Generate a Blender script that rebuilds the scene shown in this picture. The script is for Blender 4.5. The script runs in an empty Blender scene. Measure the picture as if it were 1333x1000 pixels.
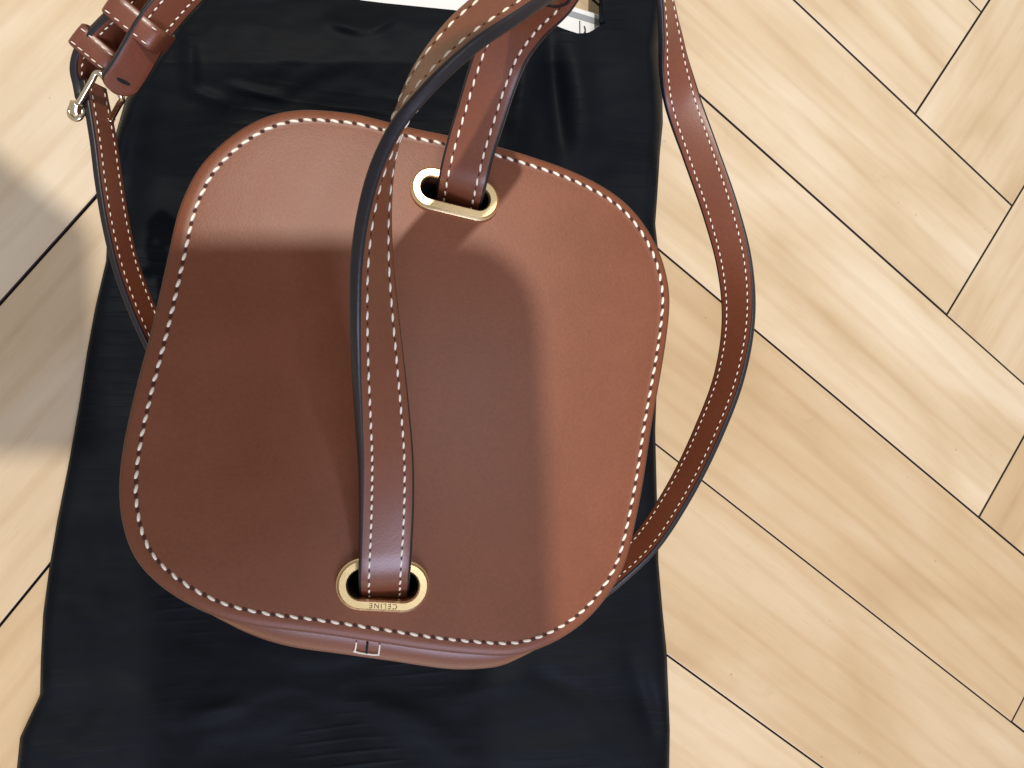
import bpy, bmesh, math, random
import numpy as np
from mathutils import Vector, Matrix, noise
from mathutils.bvhtree import BVHTree

random.seed(7)
S = bpy.context.scene
COL = S.collection

# ------------------------------------------------------------------ camera
# Solved from the joints of the herringbone floor (board width 9 cm).
W = 0.09
FPX, CX, CY = 979.5, 666.5, 500.0            # focal length and centre in photograph pixels
Rc = np.array([[0.78314359, -0.57518986, -0.23631068],
               [0.60106617, 0.79759748, 0.05057383],
               [0.15939126, -0.18164493, 0.97036052]])   # rows: camera right, down, forward in (board a, board b, down)
Ca = np.array([-2.8998604, 4.0579881, -4.3170945]) * W
xa = np.array([Rc[0, 0], Rc[0, 1]]); xa /= np.linalg.norm(xa)
AX = np.array([xa[0], xa[1], 0.0]); AY = np.array([xa[1], -xa[0], 0.0]); AZ = np.array([0, 0, -1.0])
B3 = np.array([AX, AY, AZ])                   # abn -> world


def to_world(v):
    return B3 @ np.asarray(v, float)


right, down, fwd = (to_world(Rc[i]) for i in range(3))
CAM = np.array([0.0, 0.0, -Ca[2]])            # the world origin lies on the floor below the camera


def board_point(a, b, z=0.0):
    p = to_world(np.array([a * W - Ca[0], b * W - Ca[1], 0.0]))
    return Vector((p[0], p[1], z))


def at(px, py, h=0.0):
    """world point at height h seen at photograph pixel (px, py)"""
    d = fwd + right * (px - CX) / FPX + down * (py - CY) / FPX
    t = (h - CAM[2]) / d[2]
    return Vector(CAM + d * t)


cam = bpy.data.cameras.new('camera')
co = bpy.data.objects.new('camera', cam)
COL.objects.link(co)
m = Matrix.Identity(4)
for i in range(3):
    m[i][0] = right[i]; m[i][1] = -down[i]; m[i][2] = -fwd[i]; m[i][3] = CAM[i]
co.matrix_world = m
cam.sensor_width = 36.0
cam.lens = 36.0 * FPX / 1333.0
cam.clip_start = 0.005
cam.clip_end = 50
S.camera = co
CAMV = Vector(CAM)

HL = 0.163                                    # height of the bag's lid

# ------------------------------------------------------------------ light
S.view_settings.view_transform = 'Standard'
S.view_settings.look = 'None'
S.view_settings.exposure = 0.17
S.view_settings.gamma = 1.0
wd = bpy.data.worlds.new('World'); S.world = wd; wd.use_nodes = True
bg = wd.node_tree.nodes['Background']
bg.inputs[0].default_value = (1.0, 0.94, 0.87, 1)
bg.inputs[1].default_value = 0.40


def area(name, loc, target, sx, sy, power, color, shape='RECTANGLE'):
    l = bpy.data.lights.new(name, 'AREA'); l.shape = shape; l.size = sx
    if shape in ('RECTANGLE', 'ELLIPSE'): l.size_y = sy
    l.energy = power; l.color = color
    o = bpy.data.objects.new(name, l); COL.objects.link(o)
    o.location = loc
    o.rotation_euler = (Vector(target) - Vector(loc)).to_track_quat('-Z', 'Y').to_euler()
    return o


# ceiling lamp: its mirror image lies on the lid near the upper left highlight
P0 = at(405, 262, HL)
dv = (P0 - CAMV).normalized(); dv.z = -dv.z
LAMP = P0 + dv * (1.55 / dv.z)
area('ceiling_lamp', LAMP, P0, 0.042, 0.042, 18.5, (1.0, 0.91, 0.80), 'DISK')
# second ceiling lamp to the right, and a cool window behind the photographer
area('second_ceiling_lamp', (0.265, 0.0, 1.713), (0, 0, HL), 0.22, 0.22, 3.8, (0.95, 0.93, 0.97), 'DISK')
area('window_light', (0.15, -1.90, 1.35), (0, 0, 0.10), 1.0, 0.8, 30, (0.68, 0.72, 1.0))


# ------------------------------------------------------------------ materials
def mat(name, base, rough=0.5, metal=0.0, **kw):
    mm = bpy.data.materials.new(name); mm.use_nodes = True
    b = mm.node_tree.nodes['Principled BSDF']
    b.inputs['Base Color'].default_value = (*base, 1)
    b.inputs['Roughness'].default_value = rough
    b.inputs['Metallic'].default_value = metal
    for k, v in kw.items():
        b.inputs[k].default_value = v
    return mm, mm.node_tree, b


def N(nt, typ, **kw):
    n = nt.nodes.new(typ)
    for k, v in kw.items():
        if isinstance(k, str) and hasattr(n, k): setattr(n, k, v)
    return n


def noise_node(nt, vec, scale, detail=4, rough=0.55, dist=0.0):
    n = nt.nodes.new('ShaderNodeTexNoise')
    n.inputs['Scale'].default_value = scale; n.inputs['Detail'].default_value = detail
    n.inputs['Roughness'].default_value = rough; n.inputs['Distortion'].default_value = dist
    nt.links.new(vec, n.inputs['Vector'])
    return n


def mapping(nt, vec, scale, loc=(0, 0, 0)):
    n = nt.nodes.new('ShaderNodeMapping')
    n.inputs['Scale'].default_value = scale; n.inputs['Location'].default_value = loc
    nt.links.new(vec, n.inputs['Vector'])
    return n.outputs[0]


def ramp(nt, fac, stops):
    n = nt.nodes.new('ShaderNodeValToRGB')
    cr = n.color_ramp
    while len(cr.elements) < len(stops): cr.elements.new(0.5)
    for e, (p, c) in zip(cr.elements, stops):
        e.position = p; e.color = (*c, 1)
    nt.links.new(fac, n.inputs[0])
    return n.outputs[0]


def mix(nt, mode, fac, a, b):
    n = nt.nodes.new('ShaderNodeMix'); n.data_type = 'RGBA'; n.blend_type = mode
    n.clamp_factor = True
    if isinstance(fac, (int, float)): n.inputs[0].default_value = fac
    else: nt.links.new(fac, n.inputs[0])
    for s, v in ((6, a), (7, b)):
        if isinstance(v, tuple): n.inputs[s].default_value = (*v, 1)
        else: nt.links.new(v, n.inputs[s])
    return n.outputs[2]


def bump(nt, b, height, strength, dist, prev=None):
    n = nt.nodes.new('ShaderNodeBump')
    n.inputs['Strength'].default_value = strength; n.inputs['Distance'].default_value = dist
    nt.links.new(height, n.inputs['Height'])
    if prev: nt.links.new(prev, n.inputs['Normal'])
    nt.links.new(n.outputs[0], b.inputs['Normal'])
    return n.outputs[0]


def leather(name, c1, c2, rough=0.46, spec=0.38):
    mm, nt, b = mat(name, c1, rough)
    b.inputs['Specular IOR Level'].default_value = spec
    tc = nt.nodes.new('ShaderNodeTexCoord').outputs['Object']
    n1 = noise_node(nt, tc, 28, 5, 0.6)
    n2 = noise_node(nt, tc, 900, 3, 0.7)
    c = ramp(nt, n1.outputs['Fac'], [(0.35, c1), (0.68, c2)])
    c = mix(nt, 'OVERLAY', 0.22, c, n2.outputs['Fac'])
    nt.links.new(c, b.inputs['Base Color'])
    r = nt.nodes.new('ShaderNodeMapRange')
    r.inputs['To Min'].default_value = rough - 0.05; r.inputs['To Max'].default_value = rough + 0.09
    nt.links.new(n1.outputs['Fac'], r.inputs['Value'])
    nt.links.new(r.outputs[0], b.inputs['Roughness'])
    v = nt.nodes.new('ShaderNodeTexVoronoi'); v.inputs['Scale'].default_value = 1300
    nt.links.new(tc, v.inputs['Vector'])
    p = bump(nt, b, v.outputs['Distance'], 0.17, 0.0001)
    n3 = noise_node(nt, tc, 60, 3, 0.5)
    bump(nt, b, n3.outputs['Fac'], 0.05, 0.0008, p)
    return mm


M_LEA = leather('tan_leather', (0.170, 0.052, 0.0215), (0.200, 0.063, 0.0275), 0.43, 0.42)
M_LEAG = leather('glazed_tan_leather', (0.150, 0.043, 0.020), (0.175, 0.052, 0.025), 0.36, 0.75)
M_EDGE, nt, b = mat('dark_edge_paint', (0.012, 0.010, 0.014), 0.42)
tc = nt.nodes.new('ShaderNodeTexCoord').outputs['Object']
bump(nt, b, noise_node(nt, tc, 500, 3).outputs['Fac'], 0.3, 0.0003)
M_RIM, nt, b = mat('brown_edge_paint', (0.115, 0.034, 0.018), 0.42)
tc = nt.nodes.new('ShaderNodeTexCoord').outputs['Object']
bump(nt, b, noise_node(nt, tc, 400, 3).outputs['Fac'], 0.3, 0.0003)
M_THREAD, nt, b = mat('cream_thread', (0.86, 0.80, 0.68), 0.6)
tc = nt.nodes.new('ShaderNodeTexCoord').outputs['Object']
bump(nt, b, noise_node(nt, tc, 3000, 2).outputs['Fac'], 0.5, 0.0002)
M_HOLE, _, _ = mat('stitch_hole', (0.045, 0.010, 0.005), 0.8)
M_GOLD, nt, b = mat('polished_gold', (1.0, 0.80, 0.46), 0.26, 1.0)
tc = nt.nodes.new('ShaderNodeTexCoord').outputs['Object']
n = noise_node(nt, tc, 250, 3)
bump(nt, b, n.outputs['Fac'], 0.05, 0.0005)
M_INK, _, _ = mat('engraving', (0.10, 0.065, 0.02), 0.5, 0.4)
M_PIT, _, _ = mat('bag_lining', (0.006, 0.005, 0.005), 0.9)
M_STEEL, nt, b = mat('pale_gold_metal', (0.74, 0.66, 0.50), 0.18, 1.0)
M_CARD, nt, b = mat('white_card', (0.86, 0.89, 0.92), 0.4)
M_GREY, nt, b = mat('grey_print', (0.30, 0.33, 0.37), 0.5)
M_BLACK, nt, b = mat('black_print', (0.02, 0.02, 0.03), 0.5)
M_BLOCKER, nt, b = mat('blocker_black', (0.02, 0.02, 0.022), 0.5)  # black surface of the unseen slab added to block the lamp
M_BLOCKER_TOP, nt, b = mat('blocker_gloss', (0.01, 0.01, 0.012), 0.08)  # glossy top of that added slab

# black satin
M_SATIN, nt, b = mat('black_satin', (0.0075, 0.0105, 0.0165), 0.58)
b.inputs['Sheen Weight'].default_value = 0.015
b.inputs['Sheen Roughness'].default_value = 0.35
b.inputs['Sheen Tint'].default_value = (0.45, 0.62, 0.85, 1)
b.inputs['Specular IOR Level'].default_value = 0.10
tc = nt.nodes.new('ShaderNodeTexCoord').outputs['Object']
mp = mapping(nt, tc, (6, 26, 6))
nA = noise_node(nt, mp, 1.0, 3, 0.5, 1.2)
w = nt.nodes.new('ShaderNodeTexWave'); w.wave_type = 'BANDS'; w.bands_direction = 'Y'
w.inputs['Scale'].default_value = 330; w.inputs['Distortion'].default_value = 3.0
w.inputs['Detail'].default_value = 1.0; w.inputs['Detail Scale'].default_value = 0.6
nt.links.new(tc, w.inputs['Vector'])
p = bump(nt, b, nA.outputs['Fac'], 0.12, 0.003)
p = bump(nt, b, w.outputs['Fac'], 0.22, 0.00012, p)
# faint ripples across the weave, here and there
wr = nt.nodes.new('ShaderNodeTexWave'); wr.wave_type = 'BANDS'; wr.bands_direction = 'Y'; wr.wave_profile = 'SIN'
wr.inputs['Scale'].default_value = 52; wr.inputs['Distortion'].default_value = 7.0
wr.inputs['Detail'].default_value = 2.0; wr.inputs['Detail Scale'].default_value = 0.35
nt.links.new(mapping(nt, tc, (.55, 1, 1)), wr.inputs['Vector'])
pw = nt.nodes.new('ShaderNodeMath'); pw.operation = 'POWER'; pw.inputs[1].default_value = 5.0
nt.links.new(wr.outputs['Fac'], pw.inputs[0])
nM = noise_node(nt, tc, 11, 2)
mk = nt.nodes.new('ShaderNodeMapRange'); mk.inputs['From Min'].default_value = 0.46; mk.inputs['From Max'].default_value = 0.66
nt.links.new(nM.outputs['Fac'], mk.inputs['Value'])
mm_ = nt.nodes.new('ShaderNodeMath'); mm_.operation = 'MULTIPLY'
nt.links.new(pw.outputs[0], mm_.inputs[0]); nt.links.new(mk.outputs[0], mm_.inputs[1])
bump(nt, b, mm_.outputs[0], 0.42, 0.0011, p)
cc = ramp(nt, nA.outputs['Fac'], [(0.3, (0.0014, 0.0026, 0.0046)), (0.7, (0.0036, 0.0058, 0.0092))])
nt.links.new(cc, b.inputs['Base Color'])
M_SATINX = M_SATIN

# beech floor
M_WOOD, nt, b = mat('beech_wood', (0.6, 0.42, 0.26), 0.36)
tcn = nt.nodes.new('ShaderNodeTexCoord')
oi = nt.nodes.new('ShaderNodeObjectInfo')
off = nt.nodes.new('ShaderNodeVectorMath'); off.operation = 'SCALE'
cmb = nt.nodes.new('ShaderNodeCombineXYZ')
for i, k in enumerate((3.1, 7.3, 5.7)):
    mu = nt.nodes.new('ShaderNodeMath'); mu.operation = 'MULTIPLY'; mu.inputs[1].default_value = k
    nt.links.new(oi.outputs['Random'], mu.inputs[0]); nt.links.new(mu.outputs[0], cmb.inputs[i])
ad = nt.nodes.new('ShaderNodeVectorMath'); ad.operation = 'ADD'
nt.links.new(tcn.outputs['Object'], ad.inputs[0]); nt.links.new(cmb.outputs[0], ad.inputs[1])
vec = ad.outputs[0]
big = noise_node(nt, mapping(nt, vec, (7, 24, 7)), 1.0, 3, 0.5, 0.6)
rings = nt.nodes.new('ShaderNodeTexWave'); rings.wave_type = 'RINGS'; rings.rings_direction = 'Z'
rings.inputs['Scale'].default_value = 2.6; rings.inputs['Distortion'].default_value = 3.5
rings.inputs['Detail'].default_value = 2.0; rings.inputs['Detail Scale'].default_value = 1.2
nt.links.new(mapping(nt, vec, (1.2, 7.5, 1.0)), rings.inputs['Vector'])
streak = noise_node(nt, mapping(nt, vec, (14, 190, 14)), 1.0, 5, 0.65, 0.3)
fleck = noise_node(nt, mapping(nt, vec, (70, 900, 70)), 1.0, 3, 0.6)
c = ramp(nt, big.outputs['Fac'], [(0.28, (0.52, 0.395, 0.240)), (0.52, (0.615, 0.495, 0.335)), (0.74, (0.68, 0.580, 0.435))])
c2 = ramp(nt, rings.outputs['Fac'], [(0.0, (0.88, 0.83, 0.78)), (0.25, (1.0, 1.0, 1.0)), (1.0, (1.0, 1.0, 1.0))])
c = mix(nt, 'MULTIPLY', 0.45, c, c2)
c3 = ramp(nt, streak.outputs['Fac'], [(0.32, (0.92, 0.88, 0.83)), (0.60, (1.0, 1.0, 1.0)), (0.8, (1.05, 1.06, 1.08))])
c = mix(nt, 'MULTIPLY', 0.42, c, c3)
c4 = ramp(nt, fleck.outputs['Fac'], [(0.30, (0.80, 0.72, 0.64)), (0.42, (1.0, 1.0, 1.0))])
c = mix(nt, 'MULTIPLY', 0.22, c, c4)
tone = ramp(nt, oi.outputs['Random'], [(0.0, (0.88, 0.81, 0.69)), (0.45, (0.98, 0.96, 0.91)), (1.0, (1.06, 1.07, 1.06))])
c = mix(nt, 'MULTIPLY', 1.0, c, tone)
geo = nt.nodes.new('ShaderNodeNewGeometry').outputs['Position']
dirt = noise_node(nt, geo, 38, 6, 0.7, 0.4)
c5 = ramp(nt, dirt.outputs['Fac'], [(0.22, (0.74, 0.68, 0.62)), (0.36, (1.0, 1.0, 1.0))])
c = mix(nt, 'MULTIPLY', 0.45, c, c5)
spot = noise_node(nt, geo, 160, 2, 0.5)
c6 = ramp(nt, spot.outputs['Fac'], [(0.20, (0.45, 0.36, 0.30)), (0.25, (1.0, 1.0, 1.0))])
c = mix(nt, 'MULTIPLY', 0.6, c, c6)
rg = nt.nodes.new('ShaderNodeMapRange'); rg.inputs['To Min'].default_value = 0.30; rg.inputs['To Max'].default_value = 0.50
nt.links.new(dirt.outputs['Fac'], rg.inputs['Value']); nt.links.new(rg.outputs[0], b.inputs['Roughness'])
nt.links.new(c, b.inputs['Base Color'])
bump(nt, b, streak.outputs['Fac'], 0.10, 0.0006)
M_SUB, _, _ = mat('stained_joint_wood', (0.065, 0.048, 0.040), 0.9)  # dark stained board sides and subfloor seen in the joints


# ------------------------------------------------------------------ helpers
def link(name, me, parent=None):
    o = bpy.data.objects.new(name, me); COL.objects.link(o)
    if parent is not None: o.parent = parent
    return o


def mesh(name, verts, faces, mats, mi=None, parent=None, smooth=True):
    me = bpy.data.meshes.new(name)
    me.from_pydata([tuple(v) for v in verts], [], faces)
    for mm in (mats if isinstance(mats, (list, tuple)) else [mats]): me.materials.append(mm)
    if mi is not None: me.polygons.foreach_set('material_index', mi)
    if smooth: me.polygons.foreach_set('use_smooth', [True] * len(faces))
    me.update()
    return link(name, me, parent)


def thing(name, label, cat, loc=(0, 0, 0), group=None):
    o = bpy.data.objects.new(name, None); COL.objects.link(o)
    o.empty_display_size = 0.02; o.location = loc
    o['label'] = label; o['category'] = cat
    if group: o['group'] = group
    return o


def catmull(pts, n, closed=False):
    """resample n points (any dimension) evenly by arc length of the first 3 dims"""
    P = [np.array(p, float) for p in pts]
    k = len(P); out = []
    segs = k if closed else k - 1
    for i in range(segs):
        if closed: p0, p1, p2, p3 = P[(i - 1) % k], P[i], P[(i + 1) % k], P[(i + 2) % k]
        else: p0, p1, p2, p3 = P[max(i - 1, 0)], P[i], P[i + 1], P[min(i + 2, k - 1)]
        # centripetal-ish: scale the tangents by the chord
        for s in range(24):
            t = s / 24
            d01 = max(np.linalg.norm((p1 - p0)[:3]), 1e-9) ** .5; d12 = max(np.linalg.norm((p2 - p1)[:3]), 1e-9) ** .5
            d23 = max(np.linalg.norm((p3 - p2)[:3]), 1e-9) ** .5
            m1 = (p2 - p1) + d12 * ((p1 - p0) / d01 - (p2 - p0) / (d01 + d12)) if np.linalg.norm((p1 - p0)[:3]) > 1e-9 else (p2 - p1)
            m2 = (p2 - p1) + d12 * ((p3 - p2) / d23 - (p3 - p1) / (d12 + d23)) if np.linalg.norm((p3 - p2)[:3]) > 1e-9 else (p2 - p1)
            a = 2 * (p1 - p2) + m1 + m2; bb = -3 * (p1 - p2) - 2 * m1 - m2
            out.append(a * t ** 3 + bb * t ** 2 + m1 * t + p1)
    out.append(P[0].copy() if closed else P[-1].copy())
    Q = np.array(out)
    L = np.concatenate([[0], np.cumsum(np.linalg.norm(np.diff(Q[:, :3], axis=0), axis=1))])
    u = np.linspace(0, L[-1], n + 1)[:-1] if closed else np.linspace(0, L[-1], n)
    R_ = np.array([np.interp(u, L, Q[:, d]) for d in range(Q.shape[1])]).T
    return R_, L[-1]


class Dashes:
    """thread stitches and their holes, gathered into one seam"""
    def __init__(s): s.v = []; s.f = []; s.m = []

    def dash(s, p, t, nrm, length, rad, lift=0.0):
        t = t.normalized(); nrm = nrm.normalized(); sd = t.cross(nrm).normalized(); b0 = len(s.v)
        prof = [(-0.5, 0.25, -.6), (-0.36, 0.85, 0.0), (-0.12, 1.05, .28), (0.12, 1.05, .28), (0.36, 0.85, 0.0), (0.5, 0.25, -.6)]
        for (u, r, z) in prof:
            for k in range(6):
                a = k * math.pi / 3
                s.v.append(p + t * (u * length) + sd * (math.cos(a) * r * rad) + nrm * (math.sin(a) * r * rad * 0.8 + z * rad + lift))
        for i in range(5):
            for k in range(6):
                k2 = (k + 1) % 6
                s.f.append((b0 + i * 6 + k, b0 + i * 6 + k2, b0 + i * 6 + 6 + k2, b0 + i * 6 + 6 + k)); s.m.append(0)

    def hole(s, p, t, nrm, l, w):
        t = t.normalized(); nrm = nrm.normalized(); sd = t.cross(nrm).normalized(); b0 = len(s.v)
        for k in range(8):
            a = k * math.pi / 4
            s.v.append(p + t * (math.cos(a) * l) + sd * (math.sin(a) * w) + nrm * 0.00008)
        s.f.append(tuple(b0 + k for k in range(8))); s.m.append(1)

    def build(s, name, parent, mats=None):
        return mesh(name, s.v, s.f, mats or [M_THREAD, M_HOLE], s.m, parent)


def ribbon_frames(ctrl, n):
    pts = [(*at(px, py, h), roll) for (px, py, h, roll) in ctrl]
    Q, L = catmull(pts, n)
    fr = []
    for i in range(n):
        p = Vector(Q[i, :3])
        T = Vector(Q[min(i + 1, n - 1), :3]) - Vector(Q[max(i - 1, 0), :3]); T.normalize()
        V = (CAMV - p).normalized()
        Sd = T.cross(V).normalized(); Nn = Sd.cross(T)
        th = math.radians(Q[i, 3])
        fr.append((p, T, Sd * math.cos(th) + Nn * math.sin(th), Nn * math.cos(th) - Sd * math.sin(th)))
    return fr, L


def ribbon(name, fr, w, t, parent, mats=None, tip=None, puff=0.10, wmap=None):
    """leather band: tan faces, dark painted edges; rounded corners and a little padding"""
    mats = mats or [M_LEAG, M_EDGE]
    hw, ht = w / 2, t / 2
    r = min(ht * 0.55, hw * 0.3)
    sec = []   # (x, z, material of the face that starts here)
    xs = [-(hw - r), -(hw - r) * .72, -(hw - r) * .35, 0, (hw - r) * .35, (hw - r) * .72, (hw - r)]
    for x in xs: sec.append((x, ht * (1 + puff * (1 - (x / hw) ** 2)), 0))
    sec[-1] = (*sec[-1][:2], 0)
    for a in (60, 30, 0): sec.append((hw - r + r * math.cos(math.radians(a)), ht - r + r * math.sin(math.radians(a)), 1 if a < 60 else 1))
    for a in (0, -30, -60): sec.append((hw - r + r * math.cos(math.radians(a)), -ht + r + r * math.sin(math.radians(a)), 1))
    for x in reversed(xs): sec.append((x, -ht * (1 + puff * (1 - (x / hw) ** 2)), 0))
    for a in (-120, -150, -180): sec.append((-hw + r + r * math.cos(math.radians(a)), -ht + r + r * math.sin(math.radians(a)), 1))
    for a in (180, 150, 120): sec.append((-hw + r + r * math.cos(math.radians(a)), ht - r + r * math.sin(math.radians(a)), 1))
    k = len(sec); V = []; F = []; MI = []
    n = len(fr)
    for i, (p, T, Sd, Nn) in enumerate(fr):
        s = 1.0
        if tip:                                        # rounded end
            d = (n - 1 - i) / (n - 1) * tip[0]
            if d < tip[1]: s = max(0.12, math.sqrt(max(0.0, 1 - (1 - d / tip[1]) ** 2)))
        for (x, z, _) in sec: V.append(p + Sd * x * s + Nn * z)
    for i in range(n - 1):
        for j in range(k):
            j2 = (j + 1) % k
            F.append((i * k + j, i * k + j2, (i + 1) * k + j2, (i + 1) * k + j))
            a, c = sec[j], sec[j2]
            edge = (abs(a[0]) > hw - r + 1e-6) or (abs(c[0]) > hw - r + 1e-6)
            MI.append(1 if edge else 0)
    F.append(tuple(range(k))[::-1]); MI.append(1)
    F.append(tuple((n - 1) * k + j for j in range(k))); MI.append(1)
    return mesh(name, V, F, mats, MI, parent)


def ribbon_stitches(fr, L, w, t, inset, pitch, length, rad, parent, faces=(1, -1), slant=0.12, skip=0.0, puff=0.10):
    D = Dashes()
    n = len(fr)
    cnt = int((L - 2 * skip) / pitch)
    for c in range(cnt):
        for half in (0, 1):
            u = (skip + (c + 0.5 + half * 0.5) * pitch) / L * (n - 1)
            i = min(int(u), n - 2); q = u - i
            p = fr[i][0].lerp(fr[i + 1][0], q); T = fr[i][1].lerp(fr[i + 1][1], q).normalized()
            Sd = fr[i][2].lerp(fr[i + 1][2], q).normalized(); Nn = fr[i][3].lerp(fr[i + 1][3], q).normalized()
            for side in (-1, 1):
                for fc in faces:
                    x = side * (w / 2 - inset)
                    z = t / 2 * (1 + puff * (1 - (x / (w / 2)) ** 2))
                    base = p + Sd * x + Nn * (fc * z)
                    j = random.uniform(-.05, .05)
                    if half == 0: D.dash(base, T + Sd * (slant + j), Nn * fc, length * random.uniform(.93, 1.05), rad, -rad * .3)
                    else: D.hole(base, T, Nn * fc, pitch * .13, rad * .8)
    return D.build('stitching', parent)


def tube(name, pts, rad, m_, parent, seg=10, closed=False, n=60):
    Q, L = catmull([tuple(p) for p in pts], n, closed)
    V = []; F = []
    up = Vector((0.13, 0.27, 1)).normalized()
    for i in range(n):
        p = Vector(Q[i])
        if closed: T = Vector(Q[(i + 1) % n]) - Vector(Q[(i - 1) % n])
        else: T = Vector(Q[min(i + 1, n - 1)]) - Vector(Q[max(i - 1, 0)])
        T.normalize(); a = T.cross(up).normalized(); b_ = a.cross(T)
        for k in range(seg):
            an = 2 * math.pi * k / seg
            V.append(p + a * math.cos(an) * rad + b_ * math.sin(an) * rad)
    for i in range(n if closed else n - 1):
        i2 = (i + 1) % n
        for k in range(seg):
            k2 = (k + 1) % seg
            F.append((i * seg + k, i * seg + k2, i2 * seg + k2, i2 * seg + k))
    if not closed:
        F.append(tuple(range(seg))[::-1]); F.append(tuple((n - 1) * seg + k for k in range(seg)))
    return mesh(name, V, F, m_, None, parent)


# ------------------------------------------------------------------ floor
floor = mesh('floor', [(-1.6, -1.6, -0.012), (1.8, -1.6, -0.012), (1.8, 1.6, -0.012), (-1.6, 1.6, -0.012)],
             [(0, 1, 2, 3)], M_SUB, smooth=False)
floor['kind'] = 'structure'
LB = 5.58


def board_mesh(gap):
    l, w_ = LB * W - gap, W - gap
    x, y, bv, z = l / 2, w_ / 2, 0.0006, 0.0
    V = []
    for (dx, dy, zz) in ((x, y, -0.012), (x, y, z - bv), (x - bv * .35, y - bv * .35, z - bv * .3), (x - bv, y - bv, z)):
        V += [(-dx, -dy, zz), (dx, -dy, zz), (dx, dy, zz), (-dx, dy, zz)]
    F = []
    for k in range(3):
        for j in range(4):
            j2 = (j + 1) % 4
            F.append((k * 4 + j, k * 4 + j2, k * 4 + 4 + j2, k * 4 + 4 + j))
    F.append((12, 13, 14, 15))
    me = bpy.data.meshes.new('floorboard'); me.from_pydata(V, [], F); me.materials.append(M_WOOD); me.materials.append(M_SUB); me.update()
    for pl in me.polygons[:8]: pl.material_index = 1
    return me


bms = [board_mesh(g) for g in (0.0006, 0.0008, 0.0011)]
aw = board_point(1, 0) - board_point(0, 0)
ang_a = math.atan2(aw.y, aw.x)
bw = board_point(0, 1) - board_point(0, 0)
ang_b = math.atan2(bw.y, bw.x)
rb = random.Random(11)


def board(a, b_, ang):
    p = board_point(a, b_)
    if max(abs(p.x), abs(p.y)) > 0.95: return
    o = link('floorboard', rb.choice(bms), floor)
    o.location = (p.x + rb.uniform(-1, 1) * .00012, p.y + rb.uniform(-1, 1) * .00012, rb.uniform(-1, 1) * .00012)
    o.rotation_euler = (0, 0, ang + (math.pi if rb.random() < .5 else 0))


# stair of board pairs; the pattern repeats sideways every (L, -L) step of the herringbone
for s in range(-3, 4):
    for k in range(-14, 16):
        # column shift: a board's far end meets the side of the crossing one
        oa, ob = s * LB, -s * LB
        board(oa + k - LB / 2, ob + k + 0.5, ang_a)                  # long axis along a
        board(oa + k - LB + 0.5, ob + k + 1 + LB / 2, ang_b)          # long axis along b

# ------------------------------------------------------------------ dust bag (black satin) on the floor
Lc = [(-80, 300), (-20, 268), (10, 247), (30, 226), (60, 206), (90, 190), (130, 163), (180, 149), (240, 143), (290, 140), (340, 138), (400, 124),
      (460, 113), (520, 104), (600, 90), (680, 74), (740, 64), (800, 56), (860, 53), (905, 52), (930, 40), (960, 26), (1000, 22), (1080, 15)]
Rc_ = [(-80, 872), (0, 866), (60, 858), (110, 862), (160, 863), (200, 859), (250, 856), (292, 853), (328, 857), (400, 860), (480, 856), (560, 853),
       (640, 855), (700, 857), (730, 857), (790, 862), (850, 868), (900, 870), (950, 872), (1080, 870)]
# neckline (top edge) as x -> y
Tc = [(200, -80), (420, -70), (455, -30), (467, 0), (500, 4), (540, 8), (590, 13), (640, 22), (680, 30), (700, 29.5), (718, 31), (735, 38), (752, 43.5), (765, 43),
      (778, 36), (783.6, 31), (784, -80), (900, -80)]
ix = lambda tab, t: float(np.interp(t, [a for a, _ in tab], [b_ for _, b_ in tab]))
us = sorted(set(list(np.linspace(0, 1, 190)) + list(np.linspace(.78, .90, 50))))


def cloth_h(px, py):
    h = 0.0065 + 0.020 * max(0.0, min(1.0, (230 - py) / 150.0))
    nz = noise.noise(Vector((px * .006 + 3, py * .011, 0.3))) * .0026
    nz += noise.noise(Vector((px * .017 + 9, py * .034 + noise.noise(Vector((px * .01, py * .01, 4))) * 1.2, 1.3))) * .0008
    nz += noise.noise(Vector((px * .04, py * .09, 2.3))) * .00022
    # gathered hollows and ridges seen in the photograph
    def fold(x0, y0, x1, y1, wd, amp):
        dx, dy = x1 - x0, y1 - y0; L2 = dx * dx + dy * dy
        t = max(0, min(1, ((px - x0) * dx + (py - y0) * dy) / L2))
        d = math.hypot(px - x0 - t * dx, py - y0 - t * dy)
        return amp * math.exp(-(d / wd) ** 2) * math.sin(math.pi * min(1, max(0.12, .12 + t * .88)))
    f = fold(712, 40, 735, 230, 15, -.0055) + fold(690, 60, 668, 200, 18, .006) + fold(745, 40, 765, 200, 18, .003)
    f += fold(245, 40, 250, 130, 10, .0022) + fold(250, 118, 300, 138, 7, .002) + fold(300, 112, 380, 132, 6, .002)
    f += fold(430, 28, 480, 42, 8, .0022) + fold(480, 40, 520, 20, 8, .0022)
    f += fold(185, 120, 150, 330, 22, -.004)
    f += fold(600, 905, 700, 880, 14, .002) + fold(700, 880, 770, 905, 12, -.002) + fold(450, 900, 620, 985, 20, .0025) + fold(640, 985, 860, 960, 18, .002)
    f += fold(250, 930, 330, 915, 12, .0026) + fold(820, 850, 862, 990, 14, -.003)
    return h + nz + f


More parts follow.
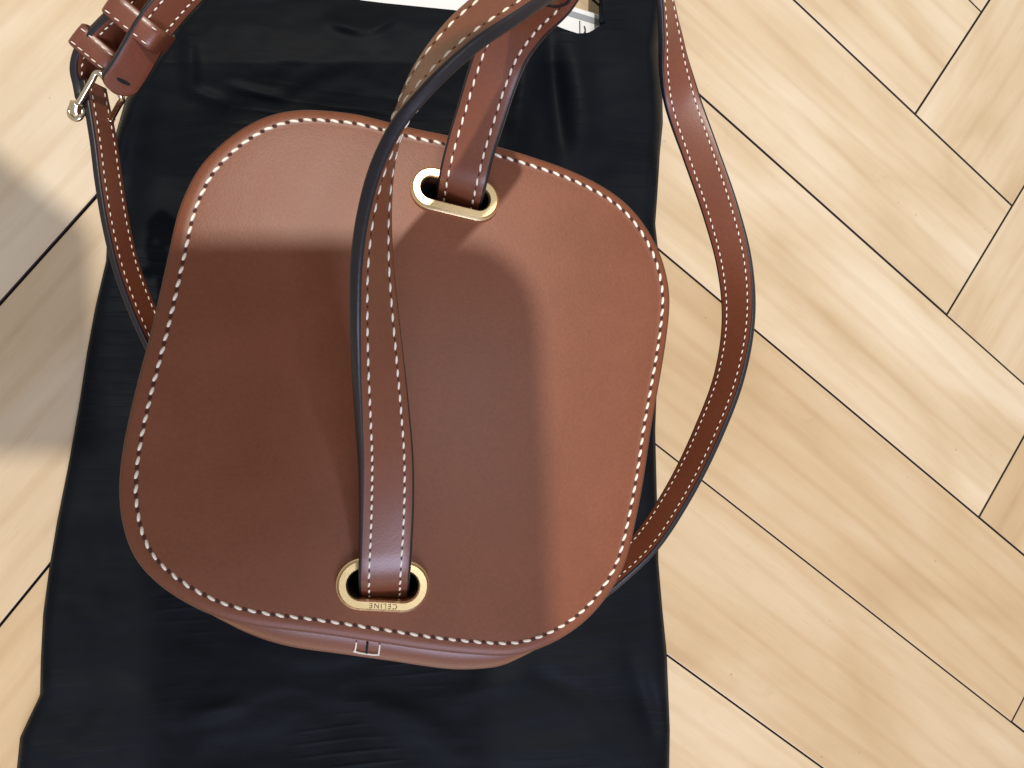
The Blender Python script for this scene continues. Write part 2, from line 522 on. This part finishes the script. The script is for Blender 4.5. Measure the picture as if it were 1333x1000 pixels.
V = []; F = []
rows_y = sorted(set([round(y, 3) for y in list(np.linspace(-80, 80, 70)) + list(np.linspace(80, 1090, 250))]))
cols = sorted(set([round(u, 5) for u in list(np.linspace(0, 1, 200))] + [round((x - 268) / (866 - 268), 5) for x in (783.0, 783.6, 784.0, 785.0)]))
nu = len(cols); ok = []
for yj in rows_y:
    for u in cols:
        l, r_ = ix(Lc, yj), ix(Rc_, yj)
        x0, x1 = 268, 866
        bl = max(0, min(1, (yj - 50) / 160)); bl = bl * bl * (3 - 2 * bl)
        xs_ = x0 + u * (x1 - x0)
        # near the neckline the columns stand upright, further down they follow both sides
        xq = l + (440 - l) * (xs_ - 268) / 172 if xs_ < 440 else (xs_ if u < 1 else r_)
        px = (1 - bl) * xq + bl * (l + u * (r_ - l))
        px = min(max(px, l), r_)
        t0 = ix(Tc, px)
        clamped = yj < t0
        py = max(yj, t0)
        h = cloth_h(px, py)
        ed = min(px - l, r_ - px)
        e = max(0, min(1, ed / 16.0))
        if e < 1: h = 0.0025 + (h - 0.0025) * math.sqrt(1 - (1 - e) ** 2)
        if 784 <= px < 812 and py < 45: h += .0006 * math.sin(py * 1.1)
        if px < 785: h = max(h, 0.0165 * max(0, min(1, (130 - py) / 60)) * min(1, ed / 30))
        V.append(at(px + (0.9 * math.sin(py * 1.1) if 783.5 < px < 784.5 else 0), py, max(0.0022, h)))
        ok.append(clamped)
for j in range(len(rows_y) - 1):
    for i in range(nu - 1):
        a = j * nu + i
        q = (a, a + nu, a + nu + 1, a + 1)
        if sum(ok[k] for k in q) >= 4: continue
        if ok[a] and ok[a + nu] and ok[a + nu + 1]: continue
        F.append(q)
dust = mesh('dust_bag', V, F, M_SATIN)
sm = dust.modifiers.new('thick', 'SOLIDIFY'); sm.thickness = 0.0018; sm.offset = -1
dust['label'] = 'black satin dust bag lying crumpled flat on the wooden floor under the brown handbag'
dust['category'] = 'dust bag'

# ------------------------------------------------------------------ white carton under the dust bag
cd = thing('white_carton', 'shallow white carton with a grey edge peeking out from behind the black dust bag', 'box', at(640, -20, 0))
cdw = cd.location
e0, e1 = at(420, -94, 0.0145), at(845, 37.5, 0.0145)
ex = (e1 - e0).normalized(); ey = Vector((ex.y, -ex.x, 0)); lw = (e1 - e0).length; dep = 0.036
bm = bmesh.new()
hz = 0.0145
prof = [(0.0, 0.0), (0.0, hz - .0016), (0.0005, hz - .0005), (0.0016, hz), (dep - .002, hz), (dep, hz - .002), (dep, 0.0)]
rows = []
for s in (0, lw):
    rows.append([bm.verts.new(Vector((e0.x, e0.y, 0)) + ex * s + ey * d + Vector((0, 0, z)) - cdw) for d, z in prof])
for i in range(len(prof) - 1):
    f = bm.faces.new((rows[0][i], rows[0][i + 1], rows[1][i + 1], rows[1][i]))
bm.faces.new(rows[0]); bm.faces.new(rows[1][::-1])
bmesh.ops.recalc_face_normals(bm, faces=bm.faces)
me = bpy.data.meshes.new('lid_panel'); bm.to_mesh(me); bm.free(); me.materials.append(M_CARD)
link('lid_panel', me, cd)


def sheet(name, corners, z, m_, parent, off):
    return mesh(name, [Vector((c[0], c[1], z)) - off for c in corners], [tuple(range(len(corners)))], m_, None, parent, smooth=False)


# grey band printed along the far edge, thin line and part of a letter
q = [e0 + ex * .002 + ey * .0034, e0 + ex * (lw - .002) + ey * .0034, e0 + ex * (lw - .002) + ey * .0068, e0 + ex * .002 + ey * .0068]
sheet('grey_band', q, hz + .00012, M_GREY, cd, cdw)
z_ = hz + .0002
sheet('printed_line', [at(754.0, 27, z_), at(755.4, 27.4, z_), at(755.8, 60, z_), at(754.4, 60, z_)], z_, M_BLACK, cd, cdw)
sheet('printed_letter', [at(759.8, 34, z_), at(761.4, 33.6, z_), at(762.8, 38, z_), at(762.9, 44, z_), at(762, 52, z_), at(759.4, 52, z_), at(759.2, 44, z_), at(761, 40, z_)],
      z_, M_BLACK, cd, cdw)

# ------------------------------------------------------------------ handbag
bag_c = at(510, 500, HL)
bag = thing('handbag', 'brown leather box handbag with stitched lid, gold grommets, top handle and long shoulder strap', 'handbag', (bag_c.x, bag_c.y, 0.0))
OFF = Vector(bag.location)


def own(o):
    """shift a mesh given in world coordinates so that it sits under the bag's empty"""
    o.data.transform(Matrix.Translation(-OFF)); return o


def own_child(o, parent_obj):
    o.data.transform(Matrix.Translation(-OFF)); return o


LID = [(400, 144), (440, 147), (465, 150), (500, 159), (540, 169), (590, 179), (647, 192), (700, 208), (732, 219), (770, 236), (800, 254), (820, 271),
       (840, 296), (857, 327), (866, 355), (871, 387), (869, 420), (862, 470), (848, 548), (836, 628), (824, 690), (812, 735), (788, 778), (755, 813),
       (710, 840), (668, 852), (620, 851), (560, 845), (500, 836), (410, 823), (329, 813), (278, 800), (216, 766), (178, 727), (161, 680), (157, 635),
       (161, 590), (176, 518), (200, 426), (222, 328), (234, 275), (246, 246), (260, 220), (288, 190), (314, 170), (345, 154), (370, 147)]
NO = 260
Q, per = catmull([(*at(x, y, HL),) for x, y in LID], NO, closed=True)
# smooth the traced outline a little
for _ in range(3): Q = (np.roll(Q, 1, 0) + 2 * Q + np.roll(Q, -1, 0)) / 4
OUT = [Vector(q_) for q_ in Q]
cen = sum(OUT, Vector()) / NO
OUT = [p + (p - cen).normalized() * 0.0008 for p in OUT]
nrm = []
for i in range(NO):
    t = (OUT[(i + 1) % NO] - OUT[i - 1]).normalized()
    o_ = Vector((t.y, -t.x, 0))
    if o_.dot(OUT[i] - cen) < 0: o_ = -o_
    nrm.append(o_)


def dome(f):                       # height of the lid over its rim, f = 0 at rim .. 1 at centre
    return 0.0018 * (1 - (1 - min(1, f)) ** 1.7)


def inset_pt(i, d, z):
    return OUT[i] - nrm[i] * d + Vector((0, 0, z))


V = []; F = []; MI = []
rings_ = []
TH = 0.0032
# rim profile: (inset, z)
prof = [(0.006, -TH, 0), (0.0009, -TH, 1), (0.0002, -TH * .8, 1), (0, -TH * .5, 1), (0.0002, -TH * .22, 1), (0.0009, -0.0001, 0), (0.0022, 0.0004, 0), (0.0036, 0.00055, 0)]
for d, z, mt in prof: rings_.append(([inset_pt(i, d, z) for i in range(NO)], mt))
# stitch channel then the field
for d, z in ((0.0043, .00045), (0.0050, .0005), (0.0064, .0006)):
    rings_.append(([inset_pt(i, d, z) for i in range(NO)], 0))
base_ring = [inset_pt(i, 0.0064, 0) for i in range(NO)]
for s in np.linspace(.95, .02, 22):
    rings_.append(([cen + (p - cen) * s + Vector((0, 0, .0006 + dome(1 - s))) - Vector((0, 0, 0)) for p in base_ring], 0))
for ri, (pts, mt) in enumerate(rings_):
    V += pts
    if ri:
        for i in range(NO):
            i2 = (i + 1) % NO
            F.append(((ri - 1) * NO + i, (ri - 1) * NO + i2, ri * NO + i2, ri * NO + i))
            MI.append(1 if (mt == 1 or rings_[ri - 1][1] == 1) else 0)
F.append(tuple((len(rings_) - 1) * NO + i for i in range(NO))); MI.append(0)
F.append(tuple(range(NO))[::-1]); MI.append(0)
lid = mesh('lid', V, F, [M_LEA, M_RIM], MI, bag)
bm = bmesh.new(); bm.from_mesh(lid.data); bmesh.ops.recalc_face_normals(bm, faces=bm.faces)
bvh_lid = BVHTree.FromBMesh(bm); bm.to_mesh(lid.data); bm.free()


def lid_z(x, y):
    h = bvh_lid.ray_cast(Vector((x, y, HL + .05)), Vector((0, 0, -1)))
    return h[0].z if h[0] else HL


# lid stitching
D = Dashes()
npx = Vector((-.9, -.4, 0))
stp = []
for i in range(NO):
    d = (17.0 + 3.5 * nrm[i].dot(npx)) / 4330
    stp.append(OUT[i] - nrm[i] * d)
SQ, sper = catmull([tuple(p) for p in stp], 133 * 8, closed=True)
pitch = sper / 133
for c in range(133):
    p = Vector(SQ[c * 8]); t = (Vector(SQ[(c * 8 + 1) % len(SQ)]) - Vector(SQ[c * 8 - 1])).normalized()
    z = lid_z(p.x, p.y)
    sl = Vector((t.y, -t.x, 0)) * (0.22 + random.uniform(-.07, .07))
    D.dash(Vector((p.x, p.y, z)), t + sl, Vector((0, 0, 1)), pitch * random.uniform(.68, .78), .00044, -.00006)
    p = Vector(SQ[(c * 8 + 4) % len(SQ)]); t2 = (Vector(SQ[(c * 8 + 5) % len(SQ)]) - Vector(SQ[(c * 8 + 3) % len(SQ)])).normalized()
    z = lid_z(p.x, p.y)
    D.hole(Vector((p.x, p.y, z + .0001)), t2 + Vector((t2.y, -t2.x, 0)) * .5, Vector((0, 0, 1)), pitch * .19, .00048)
st = D.build('stitching', lid)
own(lid); own(st)


# grommets: oval rings through which the handle passes
def stadium(cx_, cy_, ux, uy, a, r, n=14):
    """a = half length of the straight part, r = end radius"""
    pts = []
    for k in range(n + 1):
        t = -math.pi / 2 + math.pi * k / n
        pts.append((cx_ + ux * (a + r * math.cos(t)) + uy * (r * math.sin(t))))
    for k in range(n + 1):
        t = math.pi / 2 + math.pi * k / n
        pts.append((cx_ + ux * (-a + r * math.cos(t)) + uy * (r * math.sin(t))))
    return pts


GROM = []
cutters = []


def grommet(pxl, pxr, hgt_px, name='grommet'):
    zt = HL + .0042
    pl, pr = at(*pxl, zt), at(*pxr, zt)
    c0 = (pl + pr) / 2; ux = (pr - pl).normalized(); uy = Vector((-ux.y, ux.x, 0))
    half = (pr - pl).length / 2
    R_ = hgt_px / 2 / 4400
    zl = lid_z(c0.x, c0.y)
    a = half - R_
    # profile: (offset from outer edge inward, z over lid)
    hgt = 0.0026
    bw_ = 0.0034
    pr_ = [(0.0, -.0006), (0.0, .0006), (0.0001, .0016), (.0004, hgt - .0007), (.0009, hgt), (bw_ - .0006, hgt), (bw_ - .0002, hgt - .0004), (bw_, hgt - .0010), (bw_, -.0060)]
    V = []; F = []
    k = 0
    for d, z in pr_:
        ring = stadium(Vector((c0.x, c0.y, zl)), None, ux, uy, a, R_ - d, 16) if False else None
        pts = []
        n = 18
        for q in range(n + 1):
            t = -math.pi / 2 + math.pi * q / n
            pts.append(Vector((c0.x, c0.y, zl + z)) + ux * (a + (R_ - d) * math.cos(t)) + uy * ((R_ - d) * math.sin(t)))
        for q in range(n + 1):
            t = math.pi / 2 + math.pi * q / n
            pts.append(Vector((c0.x, c0.y, zl + z)) + ux * (-a + (R_ - d) * math.cos(t)) + uy * ((R_ - d) * math.sin(t)))
        V += pts; k = len(pts)
    for r0 in range(len(pr_) - 1):
        for q in range(k):
            q2 = (q + 1) % k
            F.append((r0 * k + q, r0 * k + q2, (r0 + 1) * k + q2, (r0 + 1) * k + q))
    g = mesh(name, V, F, M_GOLD, None, bag)
    bm = bmesh.new(); bm.from_mesh(g.data); bmesh.ops.recalc_face_normals(bm, faces=bm.faces)
    bm.to_mesh(g.data); bm.free()
    try: g.data.set_sharp_from_angle(angle=math.radians(28))
    except Exception: pass
    own(g)
    # dark slot lining under the ring
    n = 18; pts = []
    for q in range(n + 1):
        t = -math.pi / 2 + math.pi * q / n
        pts.append(Vector((c0.x, c0.y, 0)) + ux * (a + (R_ - bw_) * math.cos(t)) + uy * ((R_ - bw_) * math.sin(t)))
    for q in range(n + 1):
        t = math.pi / 2 + math.pi * q / n
        pts.append(Vector((c0.x, c0.y, 0)) + ux * (-a + (R_ - bw_) * math.cos(t)) + uy * ((R_ - bw_) * math.sin(t)))
    k = len(pts)
    zz = (zl - .02, HL + .02)
    Vc = [p + Vector((0, 0, z)) - OFF for z in zz for p in pts]
    Fc = [(i, (i + 1) % k, k + (i + 1) % k, k + i) for i in range(k)] + [tuple(range(k))[::-1], tuple(k + i for i in range(k))]
    mc = bpy.data.meshes.new('cut'); mc.from_pydata(Vc, [], Fc); mc.materials.append(M_PIT)
    oc = bpy.data.objects.new('cut', mc); COL.objects.link(oc); oc.parent = bag
    cutters.append(oc)
    # lining pocket below the slot
    Vp = [p + Vector((0, 0, z)) - OFF for z in (zl - .0035, zl - .019) for p in pts]
    Fp = [(i, (i + 1) % k, k + (i + 1) % k, k + i) for i in range(k)] + [tuple(k + i for i in range(k))]
    sl = mesh('slot_lining', Vp, Fp, M_PIT, None, g)
    return g, c0, ux, uy, zl, hgt, a, R_


g1 = grommet((535, 236), (651, 265), 58)
g2 = grommet((437, 760), (560, 767), 66)

bpy.context.view_layer.update()
for oc in cutters:
    md = lid.modifiers.new('cut', 'BOOLEAN'); md.operation = 'DIFFERENCE'; md.object = oc; md.solver = 'EXACT'
bpy.context.view_layer.update()
dg = bpy.context.evaluated_depsgraph_get()
nm = bpy.data.meshes.new_from_object(lid.evaluated_get(dg))
lid.modifiers.clear(); lid.data = nm
for oc in cutters: bpy.data.objects.remove(oc)

# maker's name engraved on the lower bar of the front grommet (it reads from the far side)
g, c0, ux, uy, zl, hgt, a, R_ = g2
tcv = bpy.data.curves.new('engraving', 'FONT'); tcv.body = 'CELINE'; tcv.size = 0.0021; tcv.align_x = 'CENTER'; tcv.align_y = 'CENTER'
tcv.space_character = 1.25
tcv.extrude = 0.00003
to = bpy.data.objects.new('engraved_name', tcv); COL.objects.link(to)
bpy.context.view_layer.update()
me = bpy.data.meshes.new_from_object(to.evaluated_get(bpy.context.evaluated_depsgraph_get()))
bpy.data.objects.remove(to)
rot = Matrix((( -ux.x, -uy.x, 0, 0), (-ux.y, -uy.y, 0, 0), (0, 0, 1, 0), (0, 0, 0, 1)))
posn = Vector((c0.x, c0.y, zl + hgt + .00004)) - uy * (R_ - .0019) + ux * .0006
me.transform(Matrix.Translation(posn - OFF) @ rot)
me.materials.clear(); me.materials.append(M_INK)
link('engraved_name', me, g)

# body under the lid
def bulge(i):
    y = -nrm[i].y                                  # 1 where the rim faces the bottom of the picture
    x = (OUT[i] - at(500, 840, HL)).x
    wgt = max(0, y) ** 3
    sx = math.exp(-(max(0, abs(x + .0) - .018) / .038) ** 2)
    return wgt * sx


levels = [(HL - TH + .0004, .006, 0.0), (HL - TH - .0006, .0012, .0), (HL - .0050, .0003, .0040), (HL - .0078, .0003, .0095), (HL - .0115, .0006, .0142), (HL - .018, .0012, .0172), (HL - .032, .002, .0172),
          (HL - .065, .003, .0140), (.075, .005, .010), (.04, .006, .006), (.02, .008, .004), (.010, .013, .0), (.008, .020, .0)]
V = []; F = []
for z, ins, bg_ in levels:
    for i in range(NO):
        p = OUT[i] - nrm[i] * ins + Vector((0.0, -1.0, 0)) * (bulge(i) * bg_ * .62)
        V.append(Vector((p.x, p.y, z)))
for r0 in range(len(levels) - 1):
    for i in range(NO):
        i2 = (i + 1) % NO
        F.append((r0 * NO + i, r0 * NO + i2, (r0 + 1) * NO + i2, (r0 + 1) * NO + i))
F.append(tuple((len(levels) - 1) * NO + i for i in range(NO)))
body = mesh('body', V, F, M_LEAG, None, bag)
bm = bmesh.new(); bm.from_mesh(body.data); bmesh.ops.recalc_face_normals(bm, faces=bm.faces)
bvh_body = BVHTree.FromBMesh(bm); bm.to_mesh(body.data); bm.free()
own(body)


def on_body(px, py, lift=0.0003):
    d = (at(px, py, 0) - CAMV).normalized()
    h = bvh_body.ray_cast(CAMV, d)
    if h[0] is None: return None
    return h[0] + h[1] * lift


# seam tab with its thread frame in front
def seam_path(pts, rad, name, m_, n=24):
    P = [on_body(*p) for p in pts]; P = [p for p in P if p is not None]
    if len(P) < 2: return
    own(tube(name, P, rad, m_, body, 8, False, n))


seam_path([(478.5, 836), (478, 841), (477.5, 846), (477.3, 849)], .00034, 'seam', M_PIT)
seam_path([(464, 835), (463.5, 840), (462.5, 845), (462, 847.5)], .00026, 'thread', M_THREAD)
seam_path([(494.5, 838), (494.2, 842), (493.5, 847), (493, 850)], .00026, 'thread', M_THREAD)
seam_path([(460, 846.5), (468, 848.5), (478, 850), (486, 851), (494, 851)], .00030, 'thread', M_THREAD)

# ------------------------------------------------------------------ top handle
HW, HT = 0.0146, 0.0028
z1 = HL - .012
hctrl = [(499, 792, HL - .016, -3), (500, 772, HL - .003, -3), (500.5, 748, HL + .0058, -4), (502, 715, HL + .0105, -6), (503.5, 660, HL + .0195, -12), (502.5, 600, HL + .030, -22), (498, 540, HL + .040, -32),
         (492, 470, HL + .050, -42), (487, 400, HL + .0575, -52), (485, 340, HL + .062, -60), (488, 280, HL + .0655, -69), (499, 215, HL + .069, -80), (521, 155, HL + .0725, -92),
         (553, 103, HL + .076, -106), (600, 50, HL + .078, -116), (655, 6, HL + .0770, -124), (704, -30, HL + .072, -138), (726, -33, HL + .061, -152), (714, -10, HL + .050, -168),
         (684, 22, HL + .038, -180), (657, 62, HL + .028, -186), (640, 105, HL + .0205, -189), (626, 150, HL + .0145, -190), (613, 192, HL + .0100, -188), (604, 228, HL + .0066, -186), (599, 253, HL + .000, -186), (595, 272, HL - .010, -184), (593, 284, HL - .017, -184)]
fr, L = ribbon_frames(hctrl, 220)
hd = own(ribbon('handle', fr, HW, HT, bag))
own(ribbon_stitches(fr, L, HW, HT, .0029, .0037, .0026, .00032, hd))

# ------------------------------------------------------------------ shoulder strap (right side, leaves the picture at the top)
SW, ST = 0.0132, 0.0024
sc1 = [(772, 768, .100, 42), (800, 745, .108, 42), (842, 704, .115, 42), (884, 640, .120, 42), (921, 565, .127, 40), (949, 490, .131, 38), (961, 415, .134, 30), (956, 345, .137, 18), (938, 275, .138, 8), (912, 200, .138, 0),
       (889, 135, .140, -15), (877, 85, .146, -42), (871, 40, .153, -62), (863, -10, .160, -74), (845, -60, .166, -80)]
fr1, L1 = ribbon_frames(sc1, 200)
strap = own(ribbon('shoulder_strap', fr1, SW, ST, bag))
own(ribbon_stitches(fr1, L1, SW, ST, .0024, .0027, .0018, .00024, strap))
# left side: from under the lid up through the buckle
sc2 = [(232, 500, .090, -50), (205, 446, .100, -50), (182, 395, .106, -52), (164, 345, .110, -54), (151, 290, .113, -54), (142, 235, .115, -54), (136, 190, .116, -56), (130, 155, .117, -58), (125, 130, .1175, -60), (121, 110, .118, -60)]
fr2, L2 = ribbon_frames(sc2, 130)
s2 = own(ribbon('shoulder_strap', fr2, SW * .93, ST, bag))
own(ribbon_stitches(fr2, L2, SW * .93, ST, .0024, .0027, .0018, .00024, s2))
# fold round the buckle bar, seen on its dark edge
sc3 = [(121, 140, .1165, -76), (111, 126, .1165, -78), (107, 110, .1175, -76), (111, 92, .1195, -60), (128, 67, .1235, -34), (148, 45, .128, -36), (171, 22, .133, -38), (208, -20, .137, -36), (250, -66, .140, -34)]
fr3, L3 = ribbon_frames(sc3, 110)
s3 = own(ribbon('strap_fold', fr3, SW, ST * 1.25, bag))
own(ribbon_stitches(fr3, L3, SW, ST * 1.25, .0024, .0027, .0018, .00024, s3))
# tip of the strap with its punched hole, curling down from the wide keeper
sc4 = [(290, -66, .146, 26), (255, -28, .1445, 26), (222, 8, .143, 28), (199, 37, .1415, 28), (184, 64, .1390, 28), (167, 93, .1350, 26), (148, 119, .1300, 20)]
fr4, L4 = ribbon_frames(sc4, 90)
s4 = own(ribbon('strap_tip', fr4, SW * .86, ST * .85, bag, tip=(L4, .0045)))
# stitches stop before the tip
own(ribbon_stitches(fr4[:62], L4 * 61 / 89, SW * .86, ST * .85, .0024, .0027, .0018, .00024, s4))
p, T, Sd, Nn = fr4[80]
D = Dashes()
D.hole(p + Nn * (ST * .48) + T * .0004, Sd, Nn, .0023, .00075)
o = D.build('punched_hole', s4, [M_THREAD, M_PIT]); own(o)


# keepers: closed bands round the two layers
def keeper(c, axis_px, wide, thick, bw_, h):
    """c pixel centre, axis_px the direction of the strap in the picture, wide across, thick through, bw_ band width"""
    C0 = at(*c, h)
    A1 = at(c[0] + axis_px[0], c[1] + axis_px[1], h + .0008)
    T = (A1 - C0).normalized(); Vv = (CAMV - C0).normalized()
    Sd = T.cross(Vv).normalized(); Nn = Sd.cross(T)
    th = math.radians(18); Sd, Nn = Sd * math.cos(th) + Nn * math.sin(th), Nn * math.cos(th) - Sd * math.sin(th)
    pts = []
    n = 48
    for k in range(n):
        t = 2 * math.pi * k / n
        c_, s_ = math.cos(t), math.sin(t)
        e = .42
        pts.append((math.copysign(abs(c_) ** e, c_) * wide / 2, math.copysign(abs(s_) ** e, s_) * thick / 2))
    V = []; F = []; MI = []
    tk = .0013
    pr_ = [(-bw_ / 2, 0, 1), (-bw_ / 2, tk * .6, 1), (-bw_ / 2 + .0004, tk, 0), (-bw_ * .2, tk * 1.12, 0), (bw_ * .2, tk * 1.12, 0), (bw_ / 2 - .0004, tk, 1), (bw_ / 2, tk * .6, 1), (bw_ / 2, 0, 1)]
    m_ = len(pr_)
    for k in range(n):
        x, z = pts[k]; r = math.hypot(x, z)
        nx, nz = x / (wide / 2) * .5, z / (thick / 2)
        l = math.hypot(nx, nz); nx, nz = nx / l, nz / l
        for (u, d, _) in pr_: V.append(C0 + T * u + Sd * (x + nx * d) + Nn * (z + nz * d))
    for k in range(n):
        k2 = (k + 1) % n
        for j in range(m_):
            j2 = (j + 1) % m_
            F.append((k * m_ + j, k2 * m_ + j, k2 * m_ + j2, k * m_ + j2))
            MI.append(pr_[j][2])
    kp = own(mesh('keeper_loop', V, F, [M_LEAG, M_RIM], MI, bag))
    D = Dashes()
    for side in (-1, 1):
        for k in range(5):
            x = (-.38 + .19 * k) * wide
            D.dash(C0 + T * (side * (bw_ / 2 - .0013)) + Sd * x + Nn * (thick / 2 + tk * 1.05), Sd + T * .12, Nn, .0017, .00020, .00005)
    own(D.build('stitching', kp))


keeper((129, 66), (6, -7.5), .0128, .0092, .0078, .1240)
keeper((182, 32), (6, -8.2), .0164, .0132, .0078, .1378)

# buckle frame
bh = .129
right_v, up_v = Vector(right), -Vector(down)
cs = [at(127, 92, bh), at(99, 141, bh - .006), at(140, 164, .110), at(160, 127, bh - .002)]
loop = []
for i in range(4):
    a_, b2, c2_ = cs[i - 1], cs[i], cs[(i + 1) % 4]
    loop.append(b2 + (a_ - b2).normalized() * .0010); loop.append(b2 + (c2_ - b2).normalized() * .0010)
    for f_ in (.25, .5, .75): loop.append(b2.lerp(c2_, f_))
bk = own(tube('buckle', loop, .00095, M_STEEL, bag, 14, True, 140))
# roller knuckle at the hinge side
kn = own(tube('bar_end', [at(100, 134, bh - .005), at(99, 141, bh - .006), at(100, 148, bh - .007)], .0020, M_STEEL, bk, 14, False, 16))
ey_c = at(99, 146, bh - .007)
ring = [ey_c + right_v * (math.cos(a * math.pi / 8) * .0021) + up_v * (math.sin(a * math.pi / 8) * .0023) for a in range(16)]
kn3 = own(tube('hinge_eye', ring, .00085, M_STEEL, bk, 10, True, 40))
kn2 = own(tube('bar_end', [at(145, 154, .1145), at(142.5, 159, .1125), at(141, 163, .1115)], .0013, M_STEEL, bk, 14, False, 10))

# ------------------------------------------------------------------ slab added out of frame to shade the lid, in place of phone and hands
def shade_corner(px, py, gap=0.045):
    p = at(px, py, HL); d = LAMP - p
    return p + d * ((CAM[2] + gap - p.z) / d.z)


c_tl, c_tr, c_br = shade_corner(60, 312), shade_corner(716, 318), shade_corner(716, 1250)
ph = thing('blocker', 'added unseen tablet held flat above the handbag, shading its lid', 'blocker', (c_tl + c_br) / 2)
po = ph.location
ux = (c_tr - c_tl).normalized(); uy = Vector((-ux.y, ux.x, 0))
w2, h2 = (c_tr - c_tl).length / 2, (c_br - c_tr).length / 2


def slab(name, hx, hy, z0, z1_, rr, m_, parent):
    pts = []
    for (sx, sy, a0) in ((1, 1, 0), (-1, 1, 90), (-1, -1, 180), (1, -1, 270)):
        for k in range(7):
            a_ = math.radians(a0 + 15 * k)
            pts.append(ux * (sx * (hx - rr) + rr * math.cos(a_)) + uy * (sy * (hy - rr) + rr * math.sin(a_)))
    k = len(pts)
    V = [p + Vector((0, 0, z)) for z in (z0, z1_) for p in pts]
    F = [(i, (i + 1) % k, k + (i + 1) % k, k + i) for i in range(k)] + [tuple(range(k))[::-1], tuple(k + i for i in range(k))]
    return mesh(name, V, F, m_, None, parent, smooth=False)


slab('case', w2, h2, 0, .007, .020, M_BLOCKER, ph)
slab('blocker_top', w2 - .004, h2 - .004, .0071, .0078, .016, M_BLOCKER_TOP, ph)

# extra flap added to shade the floor at left, in place of a hand
flap = [Vector(v) - Vector((po.x, po.y, 0)) for v in ((-.094, .198, 0), (-.20, .287, 0), (-.262, .170, 0), (-.150, .120, 0), (-.088, .120, 0))]
k = len(flap)
V = [Vector((p.x, p.y, z)) for z in (.0015, .0045) for p in flap]
F = [(i, (i + 1) % k, k + (i + 1) % k, k + i) for i in range(k)] + [tuple(range(k))[::-1], tuple(k + i for i in range(k))]
mesh('blocker_flap', V, F, M_BLOCKER, None, ph, smooth=False)
